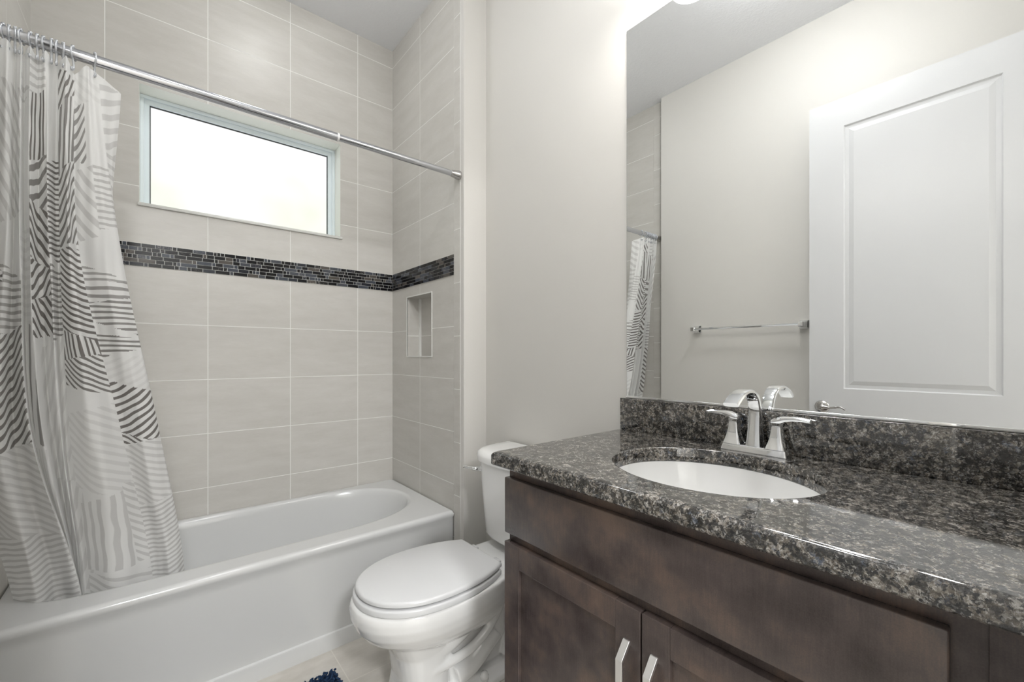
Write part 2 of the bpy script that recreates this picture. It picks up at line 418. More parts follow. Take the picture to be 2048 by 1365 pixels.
# ------------------------------------------------------------------ shower rod, hooks, curtain
RY, RZ = 1.7395, 2.041
rod = empty('shower_rod', (XTW, RY, RZ), 'chrome shower curtain rod spanning above the bathtub', 'curtain rod')
bm = bmesh.new(); disc_rev(bm, (XTW+.004, RY, RZ), (1, 0, 0), [(0, .0152), (.925, .0152), (.926, .0148), (.927, .0138)], 24); finish('wide_tube', bm, rod_chrome, rod, smooth=True, angle=40)
bm = bmesh.new(); disc_rev(bm, (.50, RY, RZ), (1, 0, 0), [(0, .0132), (.58, .0132)], 24); finish('narrow_tube', bm, rod_chrome, rod, smooth=True, angle=40)
bm = bmesh.new(); disc_rev(bm, (.549, RY, RZ), (1, 0, 0), [(0, .0155), (.004, .0160), (.0075, .0155)], 24); finish('joint_ring', bm, white_trim, rod, smooth=True, angle=40)
for sgn, xx in ((1, XW-.003), (-1, XTW+.003)):
    bm = bmesh.new(); disc_rev(bm, (xx, RY, RZ), (-sgn, 0, 0), [(0, .0215), (.010, .0215), (.012, .0205), (.048, .0145), (.050, .0128), (.054, .0128)], 28); finish('end_cap', bm, nickel, rod, smooth=True, angle=30)
hook_mat = M('hook_plastic_metal', (.58, .60, .63), .25, .5)
hx = [-.3095, -.3007, -.2901, -.2785, -.2612, -.2492, -.237, -.2227, -.2131, -.2005, -.1796, -.1366]
bm = bmesh.new()
P = []
for k in range(14):
    a = math.radians(250 - k*300/13); P.append((0, .0175*math.cos(a), .0175*math.sin(a)))
P = P[::-1]
P += [(0, .002+.012*.0, -.035), (0, -.002, -.047), (0, -.010, -.050), (0, -.012, -.043)]
P = [(0, -.002, -.018)] if False else P
tube(bm, spline(P, 3), .0025, 8)
bm2 = bm
hook0 = finish('curtain_hook', bm2, hook_mat, smooth=True)
bm = bmesh.new(); tube(bm, [(-.0032, -.004, .0178), (.0032, -.004, .0178)], .0042, 10); hb0 = finish('roller_ball', bm, hook_mat, smooth=True); hb0.parent = hook0
names = ['first', 'second', 'third', 'fourth', 'fifth', 'sixth', 'seventh', 'eighth', 'ninth', 'tenth', 'eleventh', 'twelfth']
for i, x in enumerate(hx[::-1]):
    if i == 0: h = hook0
    else:
        h = hook0.copy(); COL.objects.link(h); b = hb0.copy(); COL.objects.link(b); b.parent = h
    h.location = (x, RY, RZ); h.rotation_euler = (0, 0, random.uniform(-.25, .25))
    tag(h, 'grey shower curtain hook, %s from the open right end of the curtain' % names[i], 'curtain hook', 'curtain hooks along the shower rod')

TH0 = math.radians(39.7203)
def keyX(px, y): return y*math.tan(TH0 + math.atan((px-1024)/858.27))     # plan position measured off the photo
KEYS = [  # plan columns of the folds at z=2.01, 1.50, .95, .38 ; depth offset sign
    (-34, -40, -70, 30, 1.0), (10, 10, -5, 75, -1.0), (30, 27, 30, 118, .2), (43, 40, 62, 164, -1.0), (47, 50, 66, 158, .8),
    (60, 60, 84, 160, -.7), (76, 78, 104, 160, .5), (92, 100, 122, 166, -.5), (112, 116, 132, 172, 1.0),
    (132, 138, 182, 236, -1.1), (149, 158, 240, 306, .25), (172, 205, 280, 340, -.75), (192, 243, 315, 369, .1), (243, 226, 298, 352, 1.3)]
ZL = [2.010, 1.50, .95, .385]
AMP = [.018, .030, .040, .038]
def ybase(z): return 1.7395 + max(0, (2.0-z))*.1460
KP = []
for k in KEYS:
    col_ = []
    for j, z in enumerate(ZL):
        y = ybase(z) + k[4]*AMP[j] + (.012 if j == 0 and k[4] > 1.2 else 0)
        col_.append((keyX(k[j], y), y))
    KP.append(col_)
nU, nV = 30, 560
def crom(P, t):
    n = len(P)-1; i = min(int(t), n-1); f = t-i
    a, b, c, d = P[max(i-1, 0)], P[i], P[i+1], P[min(i+2, n)]
    return .5*(2*b + (c-a)*f + (2*a-5*b+4*c-d)*f*f + (3*b-a-3*c+d)*f**3)
KPa = np.array(KP)                       # keys x levels x 2
us = np.linspace(0, len(KEYS)-1, (len(KEYS)-1)*nU+1)
lv = np.array([[crom(KPa[:, j, :], u) for u in us] for j in range(4)])     # levels x U x 2
zs = np.linspace(0, 1, nV+1)
ztop = np.interp(us, range(14), [2.0, 2.017, 2.0, 2.02, 2.0, 2.02, 2.0, 2.022, 2.0, 2.02, 1.985, 2.013, 2.008, 1.982])
ztop = ztop
verts = np.zeros((nV+1, len(us), 3), np.float32)
for vi, t in enumerate(zs):
    z = ztop*(1-t) + .385*t
    # level interpolation parameter
    q = np.interp(-z, [-2.02, -1.5, -.95, -.385], [0, 1, 2, 3])
    i = np.minimum(q.astype(int), 2); f = q-i
    idx = np.arange(len(us)); g_ = lambda j: lv[np.clip(j, 0, 3), idx]
    a, b, c, d = g_(i-1), g_(i), g_(i+1), g_(i+2); f = f[:, None]
    xy = .5*(2*b + (c-a)*f + (2*a-5*b+4*c-d)*f*f + (3*b-a-3*c+d)*f**3)
    rip = .0022*np.sin(us*5.1+z*9)*(.3+t) + .0016*np.sin(us*11.3-z*14)
    verts[vi, :, 0] = xy[:, 0]; verts[vi, :, 1] = xy[:, 1]+rip; verts[vi, :, 2] = z
NU = len(us)
I = np.arange(nV)[:, None]*NU + np.arange(NU-1)[None, :]
F = np.stack([I, I+1, I+1+NU, I+NU], -1).reshape(-1, 4)
me = bpy.data.meshes.new('shower_curtain')
me.vertices.add(verts.size//3); me.vertices.foreach_set('co', verts.ravel())
me.loops.add(F.size); me.loops.foreach_set('vertex_index', F.ravel().astype(np.int32))
me.polygons.add(len(F)); me.polygons.foreach_set('loop_start', np.arange(0, F.size, 4, dtype=np.int32))
me.polygons.foreach_set('use_smooth', np.ones(len(F), bool)); me.update(calc_edges=True)
# the printed brush-stroke pattern: patches in cloth coordinates (fold index, height)
#  (u0, u1, ztop, zbottom, angle deg of strokes, pitch m, ink 0..1, curve)
PATCH = [
 (0, 3, 1.93, 1.52, -55, .030, .30, .25), (0, 3, 1.46, 1.21, 0, .021, .62, .03), (0, 3, 1.20, .93, 42, .023, .92, .35), (0, 3, .93, .885, -48, .016, .95, 0),
 (0, 3, .875, .64, -34, .022, .25, .2), (0, 3.0, .64, .385, 12, .0185, .34, .15),
 (3, 5.2, 1.95, 1.86, 4, .030, .30, 0), (3, 5.0, 1.52, 1.3, 0, .026, .12, 0), (4.3, 5.05, 1.28, .92, 84, .05, .75, 0), (3, 5.2, .90, .40, 80, .022, .16, .3),
 (5.0, 6.9, 2.0, 1.90, 3, .022, .35, 0), (5.0, 6.9, 1.90, 1.72, 88, .022, 1, .1), (5.0, 6.9, 1.72, 1.62, 28, .036, .85, .3), (5.0, 6.9, 1.62, 1.46, -48, .024, 1, .2),
 (5.0, 6.9, 1.46, 1.34, 46, .024, 1, .2), (5.0, 6.9, 1.34, 1.23, -50, .024, 1, .1),
 (6.9, 8.2, 1.73, 1.47, 0, .0145, .95, .02), (6.9, 8.2, 1.45, 1.20, 0, .0165, .8, .02), (5.6, 8.2, 1.2, .80, 70, .03, .16, .2), (5.6, 8.4, .8, .4, 74, .03, .22, .2),
 (8.2, 10, 1.99, 1.88, 42, .030, .95, .3), (8.2, 10, 1.88, 1.70, 82, .042, .85, .35), (8.2, 10, 1.70, 1.50, 42, .027, .92, .5),
 (8.2, 10, 1.495, 1.26, -17, .0185, 1, .25), (8.2, 10, 1.258, 1.165, 99, .020, 1, 0), (8.2, 10, 1.165, 1.09, -33, .0165, .95, .2),
 (8.2, 10, 1.0, .76, -38, .024, .16, .2), (8.2, 9.6, .70, .47, 88, .025, .30, .1), (9.6, 10, .76, .47, -52, .018, .30, .1), (8.2, 10, .46, .385, -24, .026, .28, .1),
 (10, 12.1, 1.99, 1.90, -20, .03, .10, .3), (10, 10.7, 1.90, 1.74, 50, .022, .8, .3), (11, 12.1, 1.745, 1.56, 3, .0175, .42, .1), (10, 11, 1.72, 1.52, -48, .034, .30, .2),
 (10, 12.1, 1.455, 1.405, 0, .017, .65, .03), (10, 12.1, 1.40, 1.34, 0, .024, .75, .03), (10, 12.1, 1.34, 1.285, 0, .017, .85, .03), (10, 12.1, 1.25, 1.175, 0, .0155, .9, .03), (10, 12.1, 1.165, 1.10, 28, .02, .10, .2),
 (10, 12.1, 1.10, .925, 31, .0205, 1, .25), (10, 12.1, .925, .885, -34, .017, 1, 0), (10, 12.1, .88, .665, -26, .0215, .27, .3), (10, 12.1, .665, .385, 14, .0165, .38, .25),
 (12.1, 13, 1.99, 1.80, 30, .035, .30, .2), (12.1, 13, 1.8, 1.0, 0, .03, .3, .1)]
uF = (us[:-1]+us[1:])/2; zc_ = verts[:, :, 2]
zF = (zc_[:-1, :-1]+zc_[1:, 1:])/2
UF = np.broadcast_to(uF[None, :], zF.shape)
# cloth arc length across the folds, averaged
wid = np.array([0]+list(np.cumsum(np.linalg.norm(np.diff(lv[1:3].mean(0), axis=0), axis=1))))
LF = np.broadcast_to(((wid[:-1]+wid[1:])/2)[None, :], zF.shape)
phase = np.zeros((nV, NU-1, 4), np.float32); ink = np.zeros((nV, NU-1), np.float32)
ZZ = zc_; WW = np.broadcast_to(wid[None, :], ZZ.shape); UU = np.broadcast_to(us[None, :], ZZ.shape)
for (u0, u1, za, zb, ang, pitch, ik, cv) in PATCH:
    a = math.radians(ang); w0 = np.interp(u0, us, wid); wh = max(np.interp(u1, us, wid)-w0, .01)
    # slanted ends so neighbouring patches meet in chevrons
    tl = lambda zz: .34*math.sin(zz*37.+1.3)
    loF = (LF-np.interp(u0, us, wid)); zTop = za + tl(za)*loF; zBot = zb + (tl(zb)*loF if zb > .4 else 0)
    msk = (UF >= u0) & (UF < u1) & (zF <= zTop) & (zF > zBot)
    loc = (WW-w0)
    ph = ((ZZ-za)*math.cos(a) - loc*math.sin(a) + cv*.25*wh*np.sin(loc/wh*PI) + .0012*np.sin(ZZ*60+loc*35))/pitch
    c4 = np.stack([ph[:-1, :-1], ph[:-1, 1:], ph[1:, 1:], ph[1:, :-1]], -1)
    phase[msk] = c4[msk]; ink[msk] = ik
A = me.attributes.new('phase', 'FLOAT', 'CORNER'); A.data.foreach_set('value', phase.reshape(-1))
A = me.attributes.new('ink', 'FLOAT', 'FACE'); A.data.foreach_set('value', ink.reshape(-1))
cm = bpy.data.materials.new('curtain_cloth'); cm.use_nodes = True; g = G(cm); out = cm.node_tree.nodes['Material Output']
ap = g.n('ShaderNodeAttribute', attribute_name='phase'); ai = g.n('ShaderNodeAttribute', attribute_name='ink')
fr = g.math('FRACT', ap.outputs['Fac']); d = g.math('ABSOLUTE', g.math('SUBTRACT', fr, .5))
wn = g.math('ADD', .215, g.math('MULTIPLY', g.math('SUBTRACT', g.noise(g.pos(), 30, 2), .5), .12))
mr = g.n('ShaderNodeMapRange'); g.l(g.math('SUBTRACT', wn, d), mr.inputs[0]); mr.inputs[1].default_value = -.025; mr.inputs[2].default_value = .025
stroke = g.math('MULTIPLY', mr.outputs[0], ai.outputs['Fac'])
colr = g.mix(stroke, (.93, .93, .925), (.215, .20, .19))
g.l(colr, g.b.inputs['Base Color']); g.b.inputs['Roughness'].default_value = .55; g.b.inputs['Specular IOR Level'].default_value = .35
tr = g.n('ShaderNodeBsdfTranslucent'); g.l(colr, tr.inputs[0]); ms = g.n('ShaderNodeMixShader'); ms.inputs[0].default_value = .38
g.l(g.b.outputs[0], ms.inputs[1]); g.l(tr.outputs[0], ms.inputs[2])
tp = g.n('ShaderNodeBsdfTransparent'); ms2 = g.n('ShaderNodeMixShader')
g.l(g.math('SUBTRACT', .09, g.math('MULTIPLY', stroke, .08)), ms2.inputs[0]); g.l(ms.outputs[0], ms2.inputs[1]); g.l(tp.outputs[0], ms2.inputs[2]); g.l(ms2.outputs[0], out.inputs[0])
me.materials.append(cm)
curtain = link(bpy.data.objects.new('shower_curtain', me))
tag(curtain, 'white shower curtain printed with grey brush strokes, bunched at the left end of the bathtub', 'shower curtain')

# ------------------------------------------------------------------ toilet
TC = 1.335
toilet = empty('toilet', (.80, TC, 0), 'white two-piece toilet with closed lid between the bathtub and the vanity', 'toilet')
def outline(tipx, backx, hw, bhw, n=22, k=2.15):
    """elongated seat outline; rounded tip toward -x, narrower straight back."""
    mx = tipx + (backx-tipx)*.50; pts = []
    for i in range(n+1):                    # from tip round to near side widest
        a = PI/2*i/n
        pts.append((mx-(mx-tipx)*max(math.cos(a), 0)**(2/k), hw*math.sin(a)**(2/k)))
    m = 14
    for i in range(1, m+1):
        t = i/m; pts.append((mx+(backx-mx)*t, hw-(hw-bhw)*t**2.4))
    return pts
def outline_ring(o, z, r=0.02):
    near = [(x, -y) for x, y in o]; far = [(x, y) for x, y in o][::-1]
    return [(x, TC+y, z) for x, y in near+far[:-1]]
def slab(name, tipx, backx, hw, bhw, z0, z1, mat, rnd=.006, par=toilet):
    bm = bmesh.new(); rr = []
    for z, d in ((z0, rnd*.5), (z0+rnd*.4, 0), (z1-rnd, 0), (z1-rnd*.4, rnd*.35), (z1, rnd*1.3)):
        rr.append(outline_ring(outline(tipx+d, backx-d, hw-d, bhw-d), z))
    loft(bm, rr); return finish(name, bm, mat, par, smooth=True, angle=50)
slab('lid', .4875, .955, .183, .128, .4235, .441, seat_plastic, .007)
slab('seat', .480, .950, .188, .132, .398, .4185, seat_plastic, .005)
# hinges
for sg in (-1, 1):
    bxo('hinge', (.955, .985, TC+sg*.072-.018, TC+sg*.072+.018, .397, .424), seat_plastic, toilet, bev=.005)
bm = bmesh.new()
def bring(z, tip, back, hw, bhw): return outline_ring(outline(tip, back, hw, bhw, k=2.1), z)
loft(bm, [bring(.23, .60, .97, .115, .10), bring(.26, .545, .97, .145, .115), bring(.29, .505, .975, .168, .125), bring(.32, .482, .98, .182, .13), bring(.35, .470, .985, .190, .134), bring(.375, .468, .99, .191, .136), bring(.392, .472, 1.0, .189, .136), bring(.397, .478, 1.0, .184, .133)])
# rear deck under the tank
def rrect(x0, x1, hw, z, r=.04, n=6, cyy=TC):
    out = []
    for (qx, qy, a0) in ((x1-r, hw-r, 0), (x0+r, hw-r, PI/2), (x0+r, -hw+r, PI), (x1-r, -hw+r, 3*PI/2)):
        for i in range(n+1):
            a = a0+PI/2*i/n; out.append((qx+r*math.cos(a), cyy+qy+r*math.sin(a), z))
    return out
loft(bm, [rrect(.93, 1.225, .10, .30), rrect(.90, 1.225, .125, .36), rrect(.90, 1.225, .128, .398)])
# front column
def col(z, x0, x1, hw, r=.075): return rrect(x0, x1, hw, z, r)
loft(bm, [col(0, .585, .80, .112), col(.03, .60, .79, .104), col(.12, .612, .785, .098), col(.20, .600, .79, .100), col(.27, .57, .80, .118)])
# rear body: narrower, with the curved trapway bulging out and a wide foot
loft(bm, [rrect(.74, 1.19, .060, .02, .04), rrect(.74, 1.18, .055, .15, .04), rrect(.76, 1.20, .065, .34, .04)])
loft(bm, [rrect(.72, 1.20, .118, 0, .06), rrect(.72, 1.20, .115, .022, .06), rrect(.74, 1.19, .085, .045, .05)])
for sg in (-1, 1):
    y = TC+sg*.052
    tube(bm, spline([(.70, y, .20), (.78, y, .215), (.86, y, .255), (.915, y, .315), (.93, y, .37)], 6), [.050]*25, 14)
    tube(bm, spline([(.80, y, .065), (.87, y, .085), (.93, y, .13), (.97, y, .16)], 6), .045, 14)
    tube(bm, spline([(.98, y, .14), (.99, y, .24), (1.0, y, .36)], 6), .036, 12)
for sg in (-1, 1):
    y = TC+sg*.10
    tube(bm, spline([(1.0, y, .375), (.975, y, .29), (.92, y+sg*.003, .215), (.85, y-sg*.004, .165), (.76, y-sg*.010, .148), (.70, y-sg*.014, .148)], 6), .017, 10)
    tube(bm, spline([(1.02, TC+sg*.062, .05), (1.06, TC+sg*.062, .16), (1.05, TC+sg*.062, .30), (1.03, TC+sg*.062, .37)], 6), .026, 10)
bowl = finish('bowl', bm, porcelain, toilet, smooth=True)
md = bowl.modifiers.new('fuse', 'REMESH'); md.mode = 'VOXEL'; md.voxel_size = .0045; md.use_smooth_shade = True
md = bowl.modifiers.new('soften', 'SMOOTH'); md.factor = .5; md.iterations = 6
bm = bmesh.new(); disc_rev(bm, (.90, TC-.098, .030), (0, 0, 1), [(0, .016), (.012, .016), (.022, .012), (.026, .004)], 20); finish('bolt_cap', bm, porcelain, toilet, smooth=True)
# tank
def tring(z, hw, xf, xb=1.238, n=3.2):
    out = []; cx_ = xb; 
    for i in range(60):
        a = -PI/2 - PI*i/59
        c_, s_ = math.cos(a), math.sin(a)
        x = cx_ + (cx_-xf)*(-abs(c_)**(2/n)); y = hw*(abs(s_)**(2/n))*(1 if s_ > 0 else -1)
        out.append((x, TC+y, z))
    return out
bm = bmesh.new()
loft(bm, [tring(.428, .165, 1.065), tring(.432, .176, 1.055), tring(.445, .183, 1.050), tring(.60, .194, 1.038), tring(.735, .203, 1.030), tring(.742, .203, 1.030)])
finish('tank', bm, porcelain, toilet, smooth=True, angle=60)
bm = bmesh.new()
loft(bm, [tring(.7425, .206, 1.026), tring(.745, .212, 1.018), tring(.765, .214, 1.015), tring(.778, .210, 1.021), tring(.786, .198, 1.035), tring(.790, .178, 1.060), tring(.791, .14, 1.10)])
finish('tank_lid', bm, porcelain, toilet, smooth=True, angle=60)
bm = bmesh.new(); tube(bm, spline([(1.066, 1.466, .707), (1.030, 1.468, .709), (1.022, 1.472, .710), (1.012, 1.488, .712), (1.006, 1.512, .712), (1.0, 1.524, .711)], 6), [.009]*7+[.008]*10+[.0055]*14, 10)
disc_rev(bm, (1.054, 1.466, .707), (-1, 0, 0), [(0, .012), (.012, .012), (.014, .010)], 16)
finish('flush_lever', bm, chrome, toilet, smooth=True, angle=50)

# ------------------------------------------------------------------ vanity
CT, CB = .928, .892                     # worktop top and underside
CX0, CY1 = .6815, .9065                  # worktop front and left end
DX = .7075                              # front face of doors
CL = .884
van = empty('vanity_cabinet', (.98, .43, 0), 'dark espresso wooden vanity cabinet with two shaker doors under the granite worktop', 'cabinet')
bm = bmesh.new()
box(bm, DX+.0195, DX+.038, SY+.006, CL+.001, .095, CB-.001, bev=.001)          # face frame
for b in ((DX+.038, XM-.003, CL-.015, CL+.001, .095, CB-.001), (DX+.038, XM-.003, SY+.006, SY+.022, .095, CB-.001), (XM-.012, XM-.003, SY+.022, CL-.015, .095, CB-.001), (DX+.038, XM-.012, SY+.022, CL-.015, .095, .113)):
    box(bm, *b)
box(bm, DX+.085, XM-.003, SY+.006, CL-.001, 0, .095)
finish('carcass', bm, wood, van)
Y0d, Y1d = .0585, CL-.001
bxo('drawer_front', (DX, DX+.019, Y0d, Y1d, .7155, .8605), wood, van, bev=.003)
bxo('filler_strip', (DX+.013, DX+.019, SY+.006, .0285, .095, CB-.001), wood, van, bev=.001)
mid = .4695
def shaker(y0, y1):
    d = bpy.data.objects.new('door', None); link(d); d.parent = van; d.location = Vector((DX, (y0+y1)/2, .11))-van.location
    st = .0575; z0, z1 = .115, .6925
    bm = bmesh.new()
    for b in ((y0, y0+st, z0, z1), (y1-st, y1, z0, z1), (y0+st, y1-st, z1-st, z1), (y0+st, y1-st, z0, z0+st)):
        box(bm, DX, DX+.019, b[0], b[1], b[2], b[3], bev=.0016)
    finish('door_frame', bm, wood, d)
    bxo('door_panel', (DX+.008, DX+.015, y0+st-.004, y1-st+.004, z0+st-.004, z1-st+.004), wood, d)
    return d
dl = shaker(mid+.0018, Y1d); dr = shaker(Y0d, mid-.0018)
def pull(d, yc):
    w = .0074; t = .0045
    prof = [(DX, .6265), (DX-.003, .6265), (DX-.028, .5975), (DX-.028, .4700), (DX-.003, .441), (DX, .441)]
    inn = [(DX, .6265-.009), (DX-.0005, .6265-.009), (DX-.0225, .594), (DX-.0225, .4735), (DX-.0005, .450), (DX, .450)]
    bm = bmesh.new()
    A_ = [[bm.verts.new((x, yy, z)) for x, z in prof] for yy in (yc-w, yc+w)]
    B_ = [[bm.verts.new((x, yy, z)) for x, z in inn] for yy in (yc-w, yc+w)]
    n = len(prof)
    for i in range(n-1):
        bm.faces.new((A_[0][i], A_[0][i+1], A_[1][i+1], A_[1][i])); bm.faces.new((B_[0][i], B_[1][i], B_[1][i+1], B_[0][i+1]))
        for s_ in (0, 1): bm.faces.new((A_[s_][i], A_[s_][i+1], B_[s_][i+1], B_[s_][i]))
    bmesh.ops.recalc_face_normals(bm, faces=bm.faces)
    bmesh.ops.bevel(bm, geom=bm.edges[:], offset=.0007, segments=2, affect='EDGES')
    o = finish('handle', bm, handle_metal, d, smooth=True, angle=25); o['label'] = 'silver angled bar handle'
pull(dl, .5005); pull(dr, .4405)

# worktop with the oval cut-out
SX, SYc, SA, SB = .960, .460, .190, .220
ct_x1, ct_y0 = XM-.002, SY+.003
cth = angles(SX, SYc, CX0, ct_x1, ct_y0, CY1, 128)
def R4(z, i=0): return [(*rect_pt(SX, SYc, CX0+i, ct_x1, ct_y0, CY1-i, t), z) for t in cth]
def EL(z, a, b, off=0):
    out = []
    for t in cth:
        c, s = math.cos(t), math.sin(t); r = 1/math.sqrt((c/a)**2+(s/b)**2); out.append((SX+c*r, SYc+s*r, z))
    return out
bm = bmesh.new()
r = .012
rings = [EL(CB, SA-.001, SB-.001), R4(CB, .003), R4(CB+.003, 0)]
for k in range(6):
    a = PI/2*k/5; rings.append(R4(CT-r+r*math.sin(a), r-r*math.cos(a)))
rings += [R4(CT, r+.0015), EL(CT, SA+.006, SB+.006), EL(CT, SA+.004, SB+.004), EL(CT-.0008, SA+.0015, SB+.0015), EL(CT-.003, SA, SB), EL(CB, SA-.001, SB-.001)]
loft(bm, rings, False, False)
top = finish('worktop', bm, granite, smooth=True, angle=40)
tag(top, 'grey speckled polished granite worktop on the dark vanity cabinet', 'worktop')
bs = bxo('backsplash', (XM-.020, XM-.002, ct_y0, .8990, CT+.0005, 1.0345), granite, bev=.0015)
tag(bs, 'low granite backsplash slab standing on the worktop below the mirror', 'backsplash')

bm = bmesh.new()
def el(z, a, b, cx_=SX): return [(cx_+a*math.cos(2*PI*k/96), SYc+b*math.sin(2*PI*k/96), z) for k in range(96)]
prof = [(CB-.001, 1.06), (CB-.001, .995), (CB-.012, .985), (CB-.035, .955), (CB-.07, .88), (CB-.10, .76), (CB-.125, .58), (CB-.138, .36), (CB-.143, .16), (CB-.144, .10)]
outp = [(CB-.156, .12), (CB-.150, .40), (CB-.135, .64), (CB-.10, .84), (CB-.05, .97), (CB-.014, 1.06)]
rings = [el(z, SA*k, SB*k) for z, k in prof] + [el(z, SA*k, SB*k) for z, k in outp] + [el(prof[0][0], SA*1.06, SB*1.06)]
loft(bm, rings, False, False)
sink = finish('sink_basin', bm, porcelain, smooth=True, angle=50)
tag(sink, 'white oval undermount sink basin set into the granite worktop', 'sink')
bm = bmesh.new(); disc_rev(bm, (SX, SYc, CB-.149), (0, 0, 1), [(0, .026), (.006, .026), (.008, .022), (.009, .008), (.012, .004)], 28); finish('drain', bm, chrome, sink, smooth=True, angle=40)

# faucet
FY, FX = .455, 1.200
fa = empty('faucet', (FX, FY, CT), 'chrome two-handle faucet with arched spout standing behind the sink', 'faucet')
bm = bmesh.new()
def rr2(x0, x1, y0, y1, z, r, n=4):
    out = []
    for (qx, qy, a0) in ((x1-r, y1-r, 0), (x0+r, y1-r, PI/2), (x0+r, y0+r, PI), (x1-r, y0+r, 3*PI/2)):
        for i in range(n+1):
            a = a0+PI/2*i/n; out.append((qx+r*math.cos(a), qy+r*math.sin(a), z))
    return out
def br(z, i, r=.004): return rr2(FX-.023+i, FX+.023-i, FY-.079+i, FY+.079-i, z, r)
loft(bm, [br(CT+.0005, 0), br(CT+.003, 0), br(CT+.016, .0035), br(CT+.018, .0055)])
finish('base_plate', bm, chrome, fa, smooth=True, angle=25)
def handle(sg):
    yc = FY+sg*.052
    bm = bmesh.new(); n = 5
    secs = [(.018, .0225), (.024, .0205), (.034, .0172), (.047, .0140), (.061, .0118), (.0735, .0108), (.074, .0100), (.0755, .0100), (.076, .0110), (.083, .0113)]
    loft(bm, [rr2(FX-h, FX+h, yc-h, yc+h, CT+z, h*.28) for z, h in secs])
    h = finish('handle', bm, chrome, fa, smooth=True, angle=25)
    # lever
    bm = bmesh.new(); path = [(-0.0115, 0.086, 0.010584, 0.00438), (-0.004, 0.088, 0.011448000000000002, 0.00813), (0.008, 0.092, 0.011016000000000001, 0.009), (0.02, 0.0955, 0.010368, 0.007), (0.036, 0.097, 0.009936, 0.00575), (0.056, 0.0965, 0.009504000000000002, 0.00513), (0.072, 0.0945, 0.009072, 0.00475)]
    rings = []
    for k, (dy, dz, w, t) in enumerate(path):
        y = yc+sg*dy
        rings.append([(FX+a*w, y, CT+dz+b*t) for a, b in ((-1, -.4), (-.8, -1), (.8, -1), (1, -.4), (1, .3), (.75, .9), (-.75, .9), (-1, .3))])
    loft(bm, rings); 
    o = finish('lever', bm, chrome, h, smooth=True, angle=35)
handle(1); handle(-1)
# spout: flat arched ribbon, swept in the x-z plane
bm = bmesh.new()
ctr = [(FX+.001, .017, .0200, .0195), (FX+.002, .035, .0180, .0170), (FX+.003, .060, .0160, .0145), (FX+.004, .090, .0148, .0125), (FX+.001, .118, .0146, .0105), (FX-.012, .142, .0150, .0080), (FX-.036, .158, .0158, .0062),
       (FX-.066, .163, .0166, .0056), (FX-.096, .158, .0172, .0056), (FX-.124, .146, .0176, .0060), (FX-.142, .134, .0176, .0062)]
sp_ = spline([(a, b, 0) for a, b, c, d in ctr], 5); ww = spline([(c, d, 0) for a, b, c, d in ctr], 5)
rings = []
for i, p in enumerate(sp_):
    t = (sp_[min(i+1, len(sp_)-1)]-sp_[max(i-1, 0)]).normalized(); nrm = Vector((t.y, -t.x, 0))
    w, th = ww[i].x, ww[i].y
    ring = []
    for a, b in ((-1, -.5), (-.86, -.9), (-.5, -1), (.5, -1), (.86, -.9), (1, -.5), (1, .5), (.86, .9), (.5, 1), (-.5, 1), (-.86, .9), (-1, .5)):
        q = p + nrm*(b*th); ring.append((q.x, FY+a*w, CT+q.y))
    rings.append(ring)
loft(bm, rings)
finish('spout', bm, chrome, fa, smooth=True, angle=38)

# mirror
mi = empty('wall_mirror', (XM-.0025, .419, 1.0405), 'large frameless mirror on the wall above the granite backsplash', 'mirror')
bm = bmesh.new(); box(bm, XM-.0051, XM-.0005, SY+.004, .8829, 1.0405, 2.2955, bev=.0012, seg=1)
bmesh.ops.recalc_face_normals(bm, faces=bm.faces)
for f in bm.faces:
    f.material_index = 0 if f.normal.x < -.9 else 1
finish('glass', bm, [mirror_glass, mirror_edge], mi)
bxo('bottom_channel', (XM-.0085, XM-.0005, SY+.004, .8829, 1.0352, 1.0425), chrome, mi, bev=.0008)

# vanity light bar above the mirror
vl = empty('vanity_light', (XM, .457, 2.545), 'three-shade vanity light bar on the wall above the mirror', 'wall lamp')
bxo('backplate', (XM-.022, XM-.0005, .20, .714, 2.50, 2.59), nickel, vl, bev=.006)
shade_m = M('shade_glass', (.9, .9, .88), .35); g = G(shade_m); g.b.inputs['Emission Color'].default_value = (1, .985, .975, 1); g.b.inputs['Emission Strength'].default_value = 5.5
for yy in (.713, .457, .201):
    bm = bmesh.new(); tube(bm, spline([(XM-.02, yy, 2.545), (XM-.07, yy, 2.56), (XM-.12, yy, 2.55), (XM-.125, yy, 2.515)], 5), .008, 10); disc_rev(bm, (XM-.125, yy, 2.520), (0, 0, -1), [(0, .012), (.004, .022), (.03, .024)], 20)
    finish('arm', bm, nickel, vl, smooth=True, angle=40)
    bm = bmesh.new(); disc_rev(bm, (XM-.125, yy, 2.500), (0, 0, -1), [(0, .026), (.02, .034), (.06, .050), (.105, .062), (.105, .058), (.06, .046), (.02, .030), (.004, .024)], 40, False, False)
    disc_rev(bm, (XM-.125, yy, 2.415), (0, 0, -1), [(0, .054), (.004, .055), (.0045, .05)], 40)
    sh = finish('shade', bm, shade_m, vl, smooth=True, angle=40)
    area('shade_light', (XM-.125, yy, 2.406), .10, 0.7, (1, .97, .93))
